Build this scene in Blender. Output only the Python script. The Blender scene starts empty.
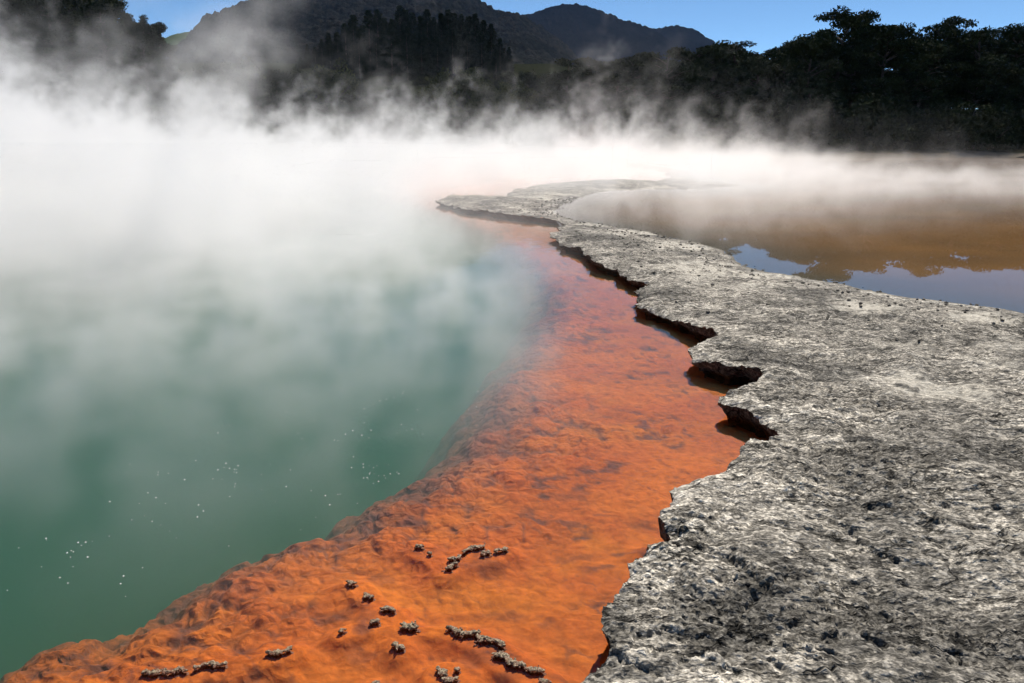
import bpy, bmesh, math, random
import numpy as np
from mathutils import Vector
from mathutils.geometry import delaunay_2d_cdt

random.seed(7)
RNG = np.random.default_rng(11)
SC = bpy.context.scene
COL = SC.collection
R = math.radians

# ------------------------------------------------------------------ camera
FPX, CAM_H, HORIZON = 800.0, 2.0, 130.0
PITCH = math.atan((341.5 - HORIZON) / FPX)
CP, SP = math.cos(PITCH), math.sin(PITCH)
cam_data = bpy.data.cameras.new('camera')
cam_data.sensor_width = 36.0
cam_data.lens = FPX / 1024 * 36.0
cam_data.clip_start = 0.05
cam_data.clip_end = 12000
cam = bpy.data.objects.new('camera', cam_data)
COL.objects.link(cam)
cam.location = (0, 0, CAM_H)
cam.rotation_euler = (math.pi / 2 - PITCH, 0, 0)
SC.camera = cam


def ray(px, py):
    u, v = (px - 512) / FPX, -(py - 341.5) / FPX
    return np.array([u, CP + v * SP, -SP + v * CP])


def gp(px, py, z=0.0):
    """ground point seen at a pixel of the photograph, on the level z"""
    d = ray(px, py)
    t = (z - CAM_H) / d[2]
    return np.array([d[0] * t, d[1] * t])


def at_dist(px, py, dist):
    """point seen at a pixel, at a given distance along +Y"""
    d = ray(px, py)
    t = dist / d[1]
    return np.array([d[0] * t, dist, CAM_H + d[2] * t])


# ------------------------------------------------------------------ noise
_P = RNG.permutation(1024).astype(np.int64)
_A = RNG.uniform(0, 2 * np.pi, 1024)
_GX, _GY = np.cos(_A), np.sin(_A)
_V = RNG.uniform(0, 1, (1024, 2))


def _h(ix, iy, s=0):
    return _P[(_P[(ix + s * 37) & 1023] + iy) & 1023]


def perlin(x, y, s=0):
    ix, iy = np.floor(x).astype(np.int64), np.floor(y).astype(np.int64)
    fx, fy = x - ix, y - iy
    u = fx * fx * fx * (fx * (fx * 6 - 15) + 10)
    v = fy * fy * fy * (fy * (fy * 6 - 15) + 10)

    def g(a, b):
        k = _h(ix + a, iy + b, s)
        return _GX[k] * (fx - a) + _GY[k] * (fy - b)
    n0 = g(0, 0) * (1 - u) + g(1, 0) * u
    n1 = g(0, 1) * (1 - u) + g(1, 1) * u
    return (n0 * (1 - v) + n1 * v) * 1.4


def fbm(x, y, o=4, s=0, gain=0.5):
    t, a, f = 0, 1.0, 1.0
    for k in range(o):
        t = t + a * perlin(x * f + 13.7 * k, y * f - 7.3 * k, s + k)
        a *= gain
        f *= 2.03
    return t


def cellular(x, y, s=0):
    """distances to the two nearest feature points and the nearest one's random value"""
    ix, iy = np.floor(x).astype(np.int64), np.floor(y).astype(np.int64)
    f1 = np.full(x.shape, 9.0)
    f2 = np.full(x.shape, 9.0)
    cid = np.zeros(x.shape)
    for a in (-1, 0, 1):
        for b in (-1, 0, 1):
            k = _h(ix + a, iy + b, s)
            d = np.hypot(ix + a + _V[k, 0] - x, iy + b + _V[k, 1] - y)
            nf = d < f1
            f2 = np.where(nf, f1, np.minimum(f2, d))
            cid = np.where(nf, k / 1024.0, cid)
            f1 = np.where(nf, d, f1)
    return f1, f2, cid


def sstep(a, b, x):
    t = np.clip((x - a) / (b - a), 0, 1)
    return t * t * (3 - 2 * t)


def seg_dist(P, poly, closed=False, chunk=60000):
    """distance from points to a polyline; and side (cross sign of nearest segment)"""
    A = poly if closed else poly[:-1]
    B = np.roll(poly, -1, 0) if closed else poly[1:]
    out = np.empty(len(P))
    side = np.empty(len(P))
    AB = B - A
    L2 = (AB ** 2).sum(1) + 1e-12
    for i in range(0, len(P), chunk):
        Q = P[i:i + chunk]
        AP = Q[:, None, :] - A[None]
        t = np.clip((AP * AB[None]).sum(2) / L2[None], 0, 1)
        D = AP - t[..., None] * AB[None]
        d2 = (D ** 2).sum(2)
        k = d2.argmin(1)
        r = np.arange(len(Q))
        out[i:i + chunk] = np.sqrt(d2[r, k])
        side[i:i + chunk] = np.sign(AB[k, 0] * AP[r, k, 1] - AB[k, 1] * AP[r, k, 0])
    return out, side


def inside(P, poly):
    x, y = P[:, 0], P[:, 1]
    c = np.zeros(len(P), bool)
    a = poly[-1]
    for b in poly:
        if a[1] != b[1]:
            k = ((a[1] > y) != (b[1] > y)) & (x < (b[0] - a[0]) * (y - a[1]) / (b[1] - a[1]) + a[0])
            c ^= k
        a = b
    return c


# ------------------------------------------------------------------ scene helpers
def mesh_obj(name, V, F, mat=None, parent=None, smooth=True):
    """V (n,3) array; F (m,k) int array of equal-sized faces or list of such arrays"""
    me = bpy.data.meshes.new(name)
    Fs = F if isinstance(F, list) else [F]
    V = np.asarray(V, dtype=np.float32)
    me.vertices.add(len(V))
    me.vertices.foreach_set('co', V.ravel())
    nl = sum(f.size for f in Fs)
    nf = sum(len(f) for f in Fs)
    me.loops.add(nl)
    me.polygons.add(nf)
    me.loops.foreach_set('vertex_index', np.concatenate([f.ravel() for f in Fs]).astype(np.int32))
    tot = np.concatenate([np.full(len(f), f.shape[1], np.int32) for f in Fs])
    st = np.concatenate([[0], np.cumsum(tot)[:-1]]).astype(np.int32)
    me.polygons.foreach_set('loop_start', st)
    me.polygons.foreach_set('loop_total', tot)
    me.polygons.foreach_set('use_smooth', np.full(nf, smooth))
    me.update(calc_edges=True)
    me.validate()
    if mat:
        me.materials.append(mat)
    o = bpy.data.objects.new(name, me)
    COL.objects.link(o)
    if parent:
        o.parent = parent
    return o


def attr(o, name, vals):
    a = o.data.attributes.new(name, 'FLOAT', 'POINT')
    a.data.foreach_set('value', np.asarray(vals, np.float32))


def attr_col(o, name, vals):
    a = o.data.attributes.new(name, 'FLOAT_COLOR', 'POINT')
    v = np.ones((len(vals), 4), np.float32)
    v[:, :3] = vals
    a.data.foreach_set('color', v.ravel())


def tag(o, label=None, cat=None, group=None, kind=None):
    if label:
        o['label'] = label
    if cat:
        o['category'] = cat
    if group:
        o['group'] = group
    if kind:
        o['kind'] = kind
    return o


def empty(name, loc):
    o = bpy.data.objects.new(name, None)
    o.empty_display_size = 0.3
    COL.objects.link(o)
    o.location = loc
    return o


def grid_faces(nr, nc):
    i = np.arange(nr - 1)[:, None] * nc + np.arange(nc - 1)[None]
    i = i.ravel()
    return np.stack([i, i + 1, i + nc + 1, i + nc], 1)


class S:
    """a socket with arithmetic, for shader and geometry node trees"""
    def __init__(self, nt, sock):
        self.nt, self.s = nt, sock

    def _m(self, op, *args, clamp=False):
        n = self.nt.nodes.new('ShaderNodeMath')
        n.operation = op
        n.use_clamp = clamp
        for i, a in enumerate((self,) + args):
            if isinstance(a, S):
                self.nt.links.new(a.s, n.inputs[i])
            else:
                n.inputs[i].default_value = a
        return S(self.nt, n.outputs[0])

    def __add__(self, o): return self._m('ADD', o)
    __radd__ = __add__
    def __sub__(self, o): return self._m('SUBTRACT', o)
    def __rsub__(self, o): return (self * -1.0) + o
    def __mul__(self, o): return self._m('MULTIPLY', o)
    __rmul__ = __mul__
    def __truediv__(self, o): return self._m('DIVIDE', o)
    def pw(self, o): return self._m('POWER', o)
    def mx(self, o): return self._m('MAXIMUM', o)
    def mn(self, o): return self._m('MINIMUM', o)
    def absv(self): return self._m('ABSOLUTE')
    def exp(self): return self._m('EXPONENT')
    def sat(self): return self._m('ADD', 0.0, clamp=True)

    def step(self, a, b, lo=0.0, hi=1.0):
        n = self.nt.nodes.new('ShaderNodeMapRange')
        n.interpolation_type = 'SMOOTHSTEP'
        for i, v in enumerate((self, a, b, lo, hi)):
            if isinstance(v, S):
                self.nt.links.new(v.s, n.inputs[i])
            else:
                n.inputs[i].default_value = v
        return S(self.nt, n.outputs[0])


def noise_node(nt, vec, scale, detail=3, rough=0.55, dist=0.0, dims='3D'):
    n = nt.nodes.new('ShaderNodeTexNoise')
    n.noise_dimensions = dims
    if vec is not None:
        nt.links.new(vec, n.inputs['Vector'])
    n.inputs['Scale'].default_value = scale
    n.inputs['Detail'].default_value = detail
    n.inputs['Roughness'].default_value = rough
    n.inputs['Distortion'].default_value = dist
    return n


def new_mat(name):
    m = bpy.data.materials.new(name)
    m.use_nodes = True
    nt = m.node_tree
    for n in list(nt.nodes):
        nt.nodes.remove(n)
    out = nt.nodes.new('ShaderNodeOutputMaterial')
    return m, nt, out


def ramp(nt, fac, stops):
    n = nt.nodes.new('ShaderNodeValToRGB')
    nt.links.new(fac, n.inputs[0])
    e = n.color_ramp.elements
    while len(e) < len(stops):
        e.new(0.5)
    for k, (p, c) in enumerate(stops):
        e[k].position = p
        e[k].color = (*c, 1)
    return n.outputs[0]


def mixc(nt, fac, a, b, mode='MIX'):
    n = nt.nodes.new('ShaderNodeMix')
    n.data_type = 'RGBA'
    n.blend_type = mode
    for sock, v in ((n.inputs[0], fac), (n.inputs[6], a), (n.inputs[7], b)):
        if isinstance(v, (int, float)):
            sock.default_value = v
        elif isinstance(v, tuple):
            sock.default_value = (*v, 1)
        else:
            nt.links.new(v, sock)
    return n.outputs[2]


def principled(nt, out, color, rough=0.9, normal=None, spec=0.5):
    b = nt.nodes.new('ShaderNodeBsdfPrincipled')
    if isinstance(color, tuple):
        b.inputs['Base Color'].default_value = (*color, 1)
    else:
        nt.links.new(color, b.inputs['Base Color'])
    if isinstance(rough, float):
        b.inputs['Roughness'].default_value = rough
    else:
        nt.links.new(rough, b.inputs['Roughness'])
    b.inputs['Specular IOR Level'].default_value = spec
    if normal is not None:
        nt.links.new(normal, b.inputs['Normal'])
    nt.links.new(b.outputs[0], out.inputs['Surface'])
    return b


def bump(nt, height, strength, dist):
    n = nt.nodes.new('ShaderNodeBump')
    n.inputs['Strength'].default_value = strength
    n.inputs['Distance'].default_value = dist
    nt.links.new(height, n.inputs['Height'])
    return n.outputs[0]


def pos_of(nt):
    return nt.nodes.new('ShaderNodeNewGeometry').outputs['Position']


# ------------------------------------------------------------------ light
SUN_EL, SUN_AZ = R(50), R(22)          # azimuth clockwise from +Y
w = bpy.data.worlds.new('World')
SC.world = w
w.use_nodes = True
nt = w.node_tree
bg = nt.nodes['Background']
sky = nt.nodes.new('ShaderNodeTexSky')
sky.sky_type = 'NISHITA'
sky.sun_disc = False
sky.sun_elevation = SUN_EL
sky.sun_rotation = SUN_AZ
sky.air_density = 0.5
sky.dust_density = 0.0
sky.ozone_density = 1.2
sky.altitude = 2200
tint = nt.nodes.new('ShaderNodeMix'); tint.data_type = 'RGBA'; tint.blend_type = 'MULTIPLY'; tint.inputs[0].default_value = 1.0
nt.links.new(sky.outputs[0], tint.inputs[6]); tint.inputs[7].default_value = (0.80, 1.0, 1.02, 1)
nt.links.new(tint.outputs[2], bg.inputs[0])
bg.inputs[1].default_value = 0.10
sd_ = bpy.data.lights.new('sun', 'SUN')
sd_.energy = 5.0
sd_.angle = R(0.5)
sd_.color = (1.0, 0.93, 0.83)
sun = bpy.data.objects.new('sun', sd_)
COL.objects.link(sun)
sdir = Vector((math.sin(SUN_AZ) * math.cos(SUN_EL), math.cos(SUN_AZ) * math.cos(SUN_EL), math.sin(SUN_EL)))
sun.rotation_euler = sdir.to_track_quat('Z', 'Y').to_euler()
sun.location = (20, 30, 40)

# ------------------------------------------------------------------ outlines (pixels of the photograph -> places on the ground)
ROCK = 0.13
edge_px = [(560, 760), (572, 715), (580, 683), (609, 659), (603, 640), (602, 623), (608, 606), (619, 594), (636, 564), (652, 553), (670, 545),
           (664, 538), (659, 525), (664, 514), (670, 506), (698, 486), (726, 472), (738, 463), (746, 452), (762, 446), (775, 440), (775, 433), (768, 426),
           (748, 414), (721, 406), (726, 396), (748, 391), (763, 382), (757, 377), (741, 372), (715, 368), (692, 362), (690, 356), (692, 350),
           (702, 344), (719, 339), (714, 335), (695, 330), (681, 323), (666, 316), (638, 305), (638, 296), (649, 287), (640, 283), (629, 281), (618, 274),
           (602, 266), (592, 258), (583, 254), (563, 246), (558, 238), (558, 230), (566, 225.5), (559, 221), (543, 218), (530, 217.5), (516, 216),
           (500, 214), (493, 213), (478, 211), (466, 210), (453, 207), (441, 203.5), (439, 200.5), (448, 198), (466, 197.2), (490, 197), (510, 196),
           (513, 192), (528, 189), (543, 186), (570, 183), (600, 180.5), (632, 180.2), (660, 181.5), (676, 178), (672, 173), (655, 169.5), (640, 167.3), (620, 164), (600, 161)]
edge = np.array([gp(px, py, 0.09) for px, py in edge_px])
edge = np.vstack([[[0.25, -3.0], [0.2, -1.0], [0.15, 0.8], [0.13, 1.5]], edge])
# the far shore of the pool, from left to right
SHORE_Y = 61.0
edge[-1, 1] = min(edge[-1, 1], SHORE_Y - 1)


def densify(poly, step_fn, jag):
    """fractal subdivision of a polyline: points about step_fn(dist) apart, displaced sideways by jag * length"""
    out = [poly[0]]
    rr = np.random.default_rng(5)

    def rec(a, b, lev):
        L = np.hypot(*(b - a))
        m = (a + b) / 2
        st = step_fn(max(1.5, np.hypot(*m)))
        if L < st or lev > 9:
            out.append(b)
            return
        n = np.array([-(b - a)[1], (b - a)[0]]) / (L + 1e-9)
        m = m + n * rr.normal() * jag * L ** 0.9 * 0.5 * st ** 0.1
        rec(a, m, lev + 1)
        rec(m, b, lev + 1)
    for a, b in zip(poly[:-1], poly[1:]):
        rec(a, b, 0)
    return np.array(out)


edge_d = densify(edge, lambda d: 0.006 * d, 0.22)
print('edge pts', len(edge_d))

# pond on the terrace: near shoreline
pond_px = [(1150, 362), (1024, 313), (990, 308), (962, 304), (935, 301), (909, 299), (885, 294), (859, 290), (820, 281), (790, 276), (767, 273), (750, 268), (738, 265),
           (727, 257), (717, 249), (700, 245.5), (686, 241), (660, 236), (639, 231), (612, 226), (590, 223), (572, 220), (560, 216), (553, 212.5), (556, 208), (566, 203),
           (576, 198), (590, 194), (612, 190.5), (649, 189.3), (699, 189), (740, 186), (726, 183), (700, 181.5), (690, 178), (694, 174.5), (678, 170), (655, 166), (640, 162)]
PONDZ = 0.07
pond = np.array([gp(px, py, PONDZ) for px, py in pond_px])
pond = np.vstack([pond, [[pond[-1, 0], SHORE_Y + 3], [70, SHORE_Y + 3], [70, 6]]])

# orange shelf edge under the water of the pool
shelf_px = [(-330, 1000), (-150, 800), (-40, 715), (0, 690), (20, 668), (45, 652), (78, 643), (100, 650), (122, 647), (140, 628), (160, 617), (183, 612), (192, 598), (216, 578), (239, 570), (279, 548), (339, 531),
            (363, 525), (366, 517), (386, 500), (420, 482), (455, 463), (478, 445), (494, 425), (500, 400), (508, 380), (522, 362), (534, 345), (545, 322), (548, 300),
            (538, 275), (515, 252), (480, 232), (440, 214), (400, 203), (380, 197), (400, 190), (470, 186), (560, 176), (600, 165)]
shelf = np.array([gp(px, py, -0.06) for px, py in shelf_px])

# crusted clumps on the shelf: both ends, width, height, label
clumps = [((446, 628), (478, 634), .045, .035, 'long pale crusted ridge on the orange shelf, widest at its left end'),
          ((476, 634), (505, 645), .042, .032, 'crusted ridge continuing the long ridge down to the right'),
          ((495, 652), (518, 664), .045, .032, 'upper half of the lowest long crusted ridge, nearest the rock'),
          ((515, 663), (543, 671), .036, .028, 'lower half of the lowest long crusted ridge, tapering right'),
          ((402, 625), (416, 627), .055, .045, 'big rounded brown crusted clump left of the long ridge'),
          ((462, 551), (484, 544), .035, .03, 'longest dark crusted clump of the far chain'),
          ((449, 559), (461, 556), .038, .028, 'squat crusted clump below the longest one of the far chain'),
          ((445, 568), (457, 563), .036, .028, 'lowest crusted clump of the far chain'),
          ((481, 553), (490, 551), .032, .024, 'small crusted clump right of the far chain'),
          ((495, 551), (507, 547), .032, .026, 'dark crusted clump at the right end of the far group'),
          ((416, 545), (422, 546), .034, .028, 'dark knobbly clump near the shelf edge, farthest left of the far group'),
          ((429, 552), (431, 553), .020, .02, 'tiny dark knob beside the knobbly clump near the shelf edge'),
          ((347, 581), (355, 583), .034, .026, 'lone dark clump highest on the left part of the shelf'),
          ((364, 593), (372, 597), .036, .028, 'dark clump with pale specks below the lone highest one'),
          ((382, 607), (395, 609), .036, .026, 'broad dark clump above the big rounded one'),
          ((370, 622), (379, 619), .030, .022, 'small brown clump left of the big rounded one'),
          ((393, 643), (403, 648), .034, .026, 'ragged dark clump below the big rounded one'),
          ((339, 631), (345, 628), .022, .016, 'low dark lump left of the small brown clump'),
          ((438, 668), (447, 675), .034, .026, 'short slanting crusted ridge at the bottom edge'),
          ((443, 679), (458, 678), .034, .022, 'crusted lump lying just under the short slanting ridge'),
          ((455, 668), (459, 669), .026, .02, 'small round lump right of the short slanting ridge'),
          ((540, 681), (549, 680), .030, .022, 'crusted lump beside the rock at the bottom edge'),
          ((142, 672), (160, 671), .034, .026, 'leftmost grey clump near the pool edge'),
          ((163, 671), (187, 669), .030, .022, 'middle grey clump of the left row, low and ragged'),
          ((194, 666), (228, 662), .034, .026, 'longest grey clump of the left row'),
          ((266, 653), (291, 649), .032, .026, 'grey clump at the right end of the left row'),
          ((372, 682), (378, 683), .024, .02, 'dark lump cut by the bottom of the picture'),
          ((648, 545), (652, 546), .022, .02, 'tiny dark clump beside the notch in the rock')]

# ------------------------------------------------------------------ materials: rock, bed
# ---- terrace rock
m_rock, nt, out = new_mat('sinter_rock')
P = pos_of(nt)
vc = nt.nodes.new('ShaderNodeAttribute'); vc.attribute_name = 'tint'
mp = nt.nodes.new('ShaderNodeMapping'); mp.inputs['Rotation'].default_value = (0, 0, R(20)); mp.inputs['Scale'].default_value = (0.75, 1.15, 1)
nt.links.new(P, mp.inputs[0])
n1 = noise_node(nt, mp.outputs[0], 24, 2.5, 0.6, 0.0)
n2 = noise_node(nt, P, 75, 1, 0.5)
n3 = noise_node(nt, mp.outputs[0], 6, 4, 0.6)
nw = noise_node(nt, P, 24, 3, 0.6)
wv_ = nt.nodes.new('ShaderNodeVectorMath'); wv_.operation = 'MULTIPLY_ADD'
nt.links.new(nw.outputs['Color'], wv_.inputs[0]); wv_.inputs[1].default_value = (0.014, 0.014, 0.014); nt.links.new(mp.outputs[0], wv_.inputs[2])


def grains(scale):
    vo = nt.nodes.new('ShaderNodeTexVoronoi'); vo.inputs['Scale'].default_value = scale
    nt.links.new(wv_.outputs[0], vo.inputs['Vector'])
    sc3 = nt.nodes.new('ShaderNodeSeparateColor'); nt.links.new(vo.outputs['Color'], sc3.inputs[0])
    return S(nt, sc3.outputs[0]), S(nt, vo.outputs['Distance'])


ga, da = grains(58)
gb, db = grains(21)
gm = S(nt, n3.outputs[0]).step(0.34, 0.52)                      # grainy here, worn smooth there
gr = (ga.step(0.12, 0.62, 0.45, 1.20) * da.step(0.75, 0.35, 0.62, 1.0)) * gm + (1.0 - gm) * ga.step(0.0, 1.0, 0.85, 1.1)
gr2 = gb.step(0.1, 0.6, 0.6, 1.12)
mpl = nt.nodes.new('ShaderNodeMapping'); mpl.inputs['Rotation'].default_value = (0, 0, R(14)); mpl.inputs['Scale'].default_value = (0.8, 2.2, 1)
nt.links.new(P, mpl.inputs[0])
nl_ = noise_node(nt, mpl.outputs[0], 1.5, 6, 0.55, 0.6)
line = ((S(nt, nl_.outputs[0]) - 0.5).absv().step(0.003, 0.014, 1.0, 0.0)) * S(nt, n3.outputs[0]).step(0.32, 0.46)
mul = S(nt, n1.outputs[0]).step(0.40, 0.56, 0.68, 1.18) * S(nt, n2.outputs[0]).step(0.36, 0.58, 0.70, 1.2) * gr * gr2 * (1.0 - line * 0.78) * 1.12
wt = nt.nodes.new('ShaderNodeAttribute'); wt.attribute_name = 'wet'
wetf = S(nt, wt.outputs['Fac'])
mul = mul * (1.0 - wetf) + wetf
sa_ = nt.nodes.new('ShaderNodeAttribute'); sa_.attribute_name = 'sand'
saf = S(nt, sa_.outputs['Fac']).sat() * 0.85
mul = mul * (1.0 - saf) + saf * (S(nt, n2.outputs[0]) * 0.5 + 0.8)
hgt_ = (S(nt, n1.outputs[0]) * 1.2 + ga * 0.28 * gm + gb * 0.22 - line * 0.4) * (1.0 - wetf * 0.9) * (1.0 - saf * 0.75)
cmb = nt.nodes.new('ShaderNodeVectorMath'); cmb.operation = 'SCALE'
nt.links.new(vc.outputs['Color'], cmb.inputs[0]); nt.links.new(mul.s, cmb.inputs['Scale'])
hgt = hgt_
principled(nt, out, cmb.outputs[0], 0.85, bump(nt, hgt.s, 0.8, 0.028), 0.12)

# ---- pool bed (orange deposit) : colour from the attribute times fine speckle
m_bed, nt, out = new_mat('orange_deposit')
P = pos_of(nt)
vc = nt.nodes.new('ShaderNodeAttribute'); vc.attribute_name = 'tint'
n1 = noise_node(nt, P, 22, 5, 0.65)
n2 = noise_node(nt, P, 2.2, 4, 0.6)
nw = noise_node(nt, P, 7, 4, 0.6)
wv_ = nt.nodes.new('ShaderNodeVectorMath'); wv_.operation = 'MULTIPLY_ADD'
nt.links.new(nw.outputs['Color'], wv_.inputs[0]); wv_.inputs[1].default_value = (0.055, 0.055, 0.055); nt.links.new(P, wv_.inputs[2])
rm = nt.nodes.new('ShaderNodeAttribute'); rm.attribute_name = 'rim'
rmf = S(nt, rm.outputs['Fac'])


def crev(scale, wdt):
    vo = nt.nodes.new('ShaderNodeTexVoronoi'); vo.feature = 'DISTANCE_TO_EDGE'; vo.inputs['Scale'].default_value = scale
    nt.links.new(wv_.outputs[0], vo.inputs['Vector'])
    e = S(nt, vo.outputs['Distance'])
    return e.step(0.0, wdt, 1.0, 0.0), e


c1, e1 = crev(6.5, 0.10)
c2, e2 = crev(17, 0.14)
brk1 = S(nt, n2.outputs[0]).step(0.42, 0.60)
brk2 = S(nt, nw.outputs[0]).step(0.45, 0.62)
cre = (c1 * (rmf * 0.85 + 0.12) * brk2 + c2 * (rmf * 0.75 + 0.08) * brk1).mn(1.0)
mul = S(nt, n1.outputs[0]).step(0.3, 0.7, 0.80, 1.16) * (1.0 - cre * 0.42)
hb = S(nt, n1.outputs[0]) * (rmf * 0.25 + 0.12) + e1.step(0.0, 0.35) * (rmf * 0.9 + 0.03) + e2.step(0.0, 0.4) * 0.5 * (rmf * 0.85 + 0.1)
cmb = nt.nodes.new('ShaderNodeVectorMath'); cmb.operation = 'SCALE'
nt.links.new(vc.outputs['Color'], cmb.inputs[0]); nt.links.new(mul.s, cmb.inputs['Scale'])
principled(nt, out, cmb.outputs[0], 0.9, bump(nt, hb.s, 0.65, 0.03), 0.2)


def water_mat(name, ripple, dist, rough, vol=None):
    m, nt, out = new_mat(name)
    P = pos_of(nt)
    a = noise_node(nt, P, ripple, 3, 0.5)
    nrm = bump(nt, a.outputs[0], 0.25, dist)
    fr = nt.nodes.new('ShaderNodeFresnel'); fr.inputs['IOR'].default_value = 1.33
    nt.links.new(nrm, fr.inputs['Normal'])
    tr = nt.nodes.new('ShaderNodeBsdfTransparent'); tr.inputs[0].default_value = (0.97, 0.98, 0.98, 1)
    gl = nt.nodes.new('ShaderNodeBsdfGlossy'); gl.inputs['Roughness'].default_value = rough
    nt.links.new(nrm, gl.inputs['Normal'])
    mx = nt.nodes.new('ShaderNodeMixShader')
    nt.links.new(fr.outputs[0], mx.inputs[0]); nt.links.new(tr.outputs[0], mx.inputs[1]); nt.links.new(gl.outputs[0], mx.inputs[2])
    nt.links.new(mx.outputs[0], out.inputs['Surface'])
    if vol:
        v = nt.nodes.new('ShaderNodeVolumePrincipled')
        v.inputs['Color'].default_value = (*vol[0], 1)
        v.inputs['Density'].default_value = vol[1]
        v.inputs['Anisotropy'].default_value = 0.2
        nt.links.new(v.outputs[0], out.inputs['Volume'])
    return m


m_pool = water_mat('pool_water', 5.0, 0.006, 0.02, ((0.17, 0.37, 0.26), 0.65))
m_pond = water_mat('pond_water', 1.2, 0.0012, 0.0)

# ------------------------------------------------------------------ the terrace
LINES = [np.array([gp(px, py, 0.13) for px, py in l_]) for l_ in (
    [(742, 455), (765, 472), (790, 488), (830, 500), (880, 512), (930, 525), (990, 535)], [(727, 683), (730, 650), (737, 615), (760, 590), (790, 572), (830, 575)],
    [(668, 548), (700, 549), (735, 562), (758, 575)], [(800, 500), (850, 530), (900, 562), (960, 575)], [(717, 340), (752, 347), (790, 352), (835, 351)],
    [(752, 381), (800, 386), (850, 402), (900, 408)], [(775, 440), (830, 452), (880, 470), (960, 480)], [(620, 655), (650, 665), (690, 683)], [(800, 640), (850, 632), (900, 650), (970, 655)],
    [(639, 292), (690, 297), (740, 308), (800, 312)], [(566, 226), (620, 236), (680, 250)])]
def terrace_height(P2, d_edge):
    """top of the sinter terrace and its masks; P2 (n,2), d_edge distance to the broken edge"""
    x, y = P2[:, 0], P2[:, 1]
    r = np.hypot(x, y)
    dp, _ = seg_dist(P2, pond, closed=True)
    ip = inside(P2, pond)
    sp = np.where(ip, dp, -dp)                       # positive inside the pond
    sp = sp + 0.10 * fbm(x * 1.3, y * 1.3, 4, 3)
    low = 0.045 * fbm(x * 0.9, y * 0.9, 3, 21) + 0.032 * fbm(x * 2.6 + 5, y * 2.6, 3, 22)
    z = ROCK + low - 0.025 * sstep(1.5, 6, d_edge)
    z = z - 0.055 * np.exp(-d_edge / 0.05) * (0.6 + 0.8 * perlin(x * 3, y * 3, 31)) 
    # slope into the pond
    t = sstep(-1.4, 0.0, sp)
    z = z * (1 - t) + (PONDZ + 0.004) * t
    z = np.where(sp > 0, np.minimum(z, PONDZ + 0.004 - 0.055 * (1 - np.exp(-np.maximum(sp, 0) / 0.45))), z)
    dry = 1 - sstep(-0.25, 0.02, sp)
    # layered sheets: iso-steps of a low noise, giving thin broken crusts
    lay = fbm(x * 0.7 + 3, y * 1.0, 4, 41) * 5
    fr = lay - np.floor(lay)
    step = sstep(0.0, 0.12, fr) - fr
    z = z + 0.016 * step * dry
    crack = np.exp(-(np.minimum(fr, 1 - fr) / 0.035) ** 2) * sstep(-0.1, 0.35, perlin(x * 0.8, y * 0.8, 43))
    # crumbly crust: plateaus broken by pits, drawn out along the strike of the sheets
    u_, v_ = x * 0.94 - y * 0.34, x * 0.34 + y * 0.94
    rough = sstep(-0.35, 0.45, fbm(x * 0.8 - 9, y * 1.2, 4, 61))      # where the crust is rough
    g = np.clip(fbm(u_ * 6, v_ * 10, 4, 71, 0.55), -0.38, 0.22)
    g1 = np.clip(np.abs(fbm(u_ * 11 + 0.6 * g, v_ * 19, 3, 72, 0.55)) * 1.8, 0, 0.5) - 0.33
    g2 = np.minimum(fbm(u_ * 42, v_ * 52, 2, 73), 0.3)
    g3 = g1
    near_ = 1 - 0.5 * sstep(6, 14, r)
    z = z + (0.12 + 0.88 * dry) * near_ * (0.35 + 0.75 * rough) * (0.022 * g + 0.024 * g1 + 0.011 * g2)
    for ln in LINES:
        m_ = (np.abs(x - ln[:, 0].mean()) < np.ptp(ln[:, 0]) / 2 + 0.6) & (np.abs(y - ln[:, 1].mean()) < np.ptp(ln[:, 1]) / 2 + 0.6)
        if not m_.any():
            continue
        Q = P2[m_] + 0.05 * np.column_stack([fbm(x[m_] * 5, y[m_] * 5, 3, 74), fbm(x[m_] * 5 + 4, y[m_] * 5, 3, 75)])
        dl, sl = seg_dist(Q, ln)
        lnk = sstep(-0.35, 0.25, perlin(x[m_] * 2.1, y[m_] * 2.1, 76))
        z[m_] += 0.020 * np.where(sl > 0, 1, 0) * np.exp(-dl / 0.22) * lnk - 0.010 * lnk * np.exp(-(dl / 0.012) ** 2)
        crack[m_] = np.maximum(crack[m_], 0.7 * lnk * np.exp(-(dl / 0.011) ** 2))
    z = z - 0.006 * crack * dry
    return z, sp, rough, crack, g1, g2, g, g3, fr


def terrace_points():
    pts = []
    d = 0.0062
    rr = np.random.default_rng(3)
    # rings around the viewing place, finer near it
    r = 1.3
    while r < 70:
        a0, a1 = (-0.35, 1.15)
        n = int((a1 - a0) / d)
        a = a0 + (np.arange(n) + rr.uniform(-0.35, 0.35, n)) * d
        q = r * (1 + rr.uniform(-0.3, 0.3, n) * d)
        pts.append(np.stack([q * np.sin(a), q * np.cos(a)], 1))
        r += d * r * min(max(r / 4.5, 1.0), 5.0)
    P2 = np.vstack(pts)
    gx, gy = np.meshgrid(np.arange(0, 8, 0.12), np.arange(-3, 3, 0.12))
    Q = np.stack([gx.ravel(), gy.ravel()], 1) + rr.uniform(-.04, .04, (gx.size, 2))
    rq = np.hypot(Q[:, 0], Q[:, 1]); aq = np.arctan2(Q[:, 0], Q[:, 1])
    Q = Q[(rq < 1.28) | (aq > 1.16)]
    return np.vstack([P2, Q])


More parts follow.
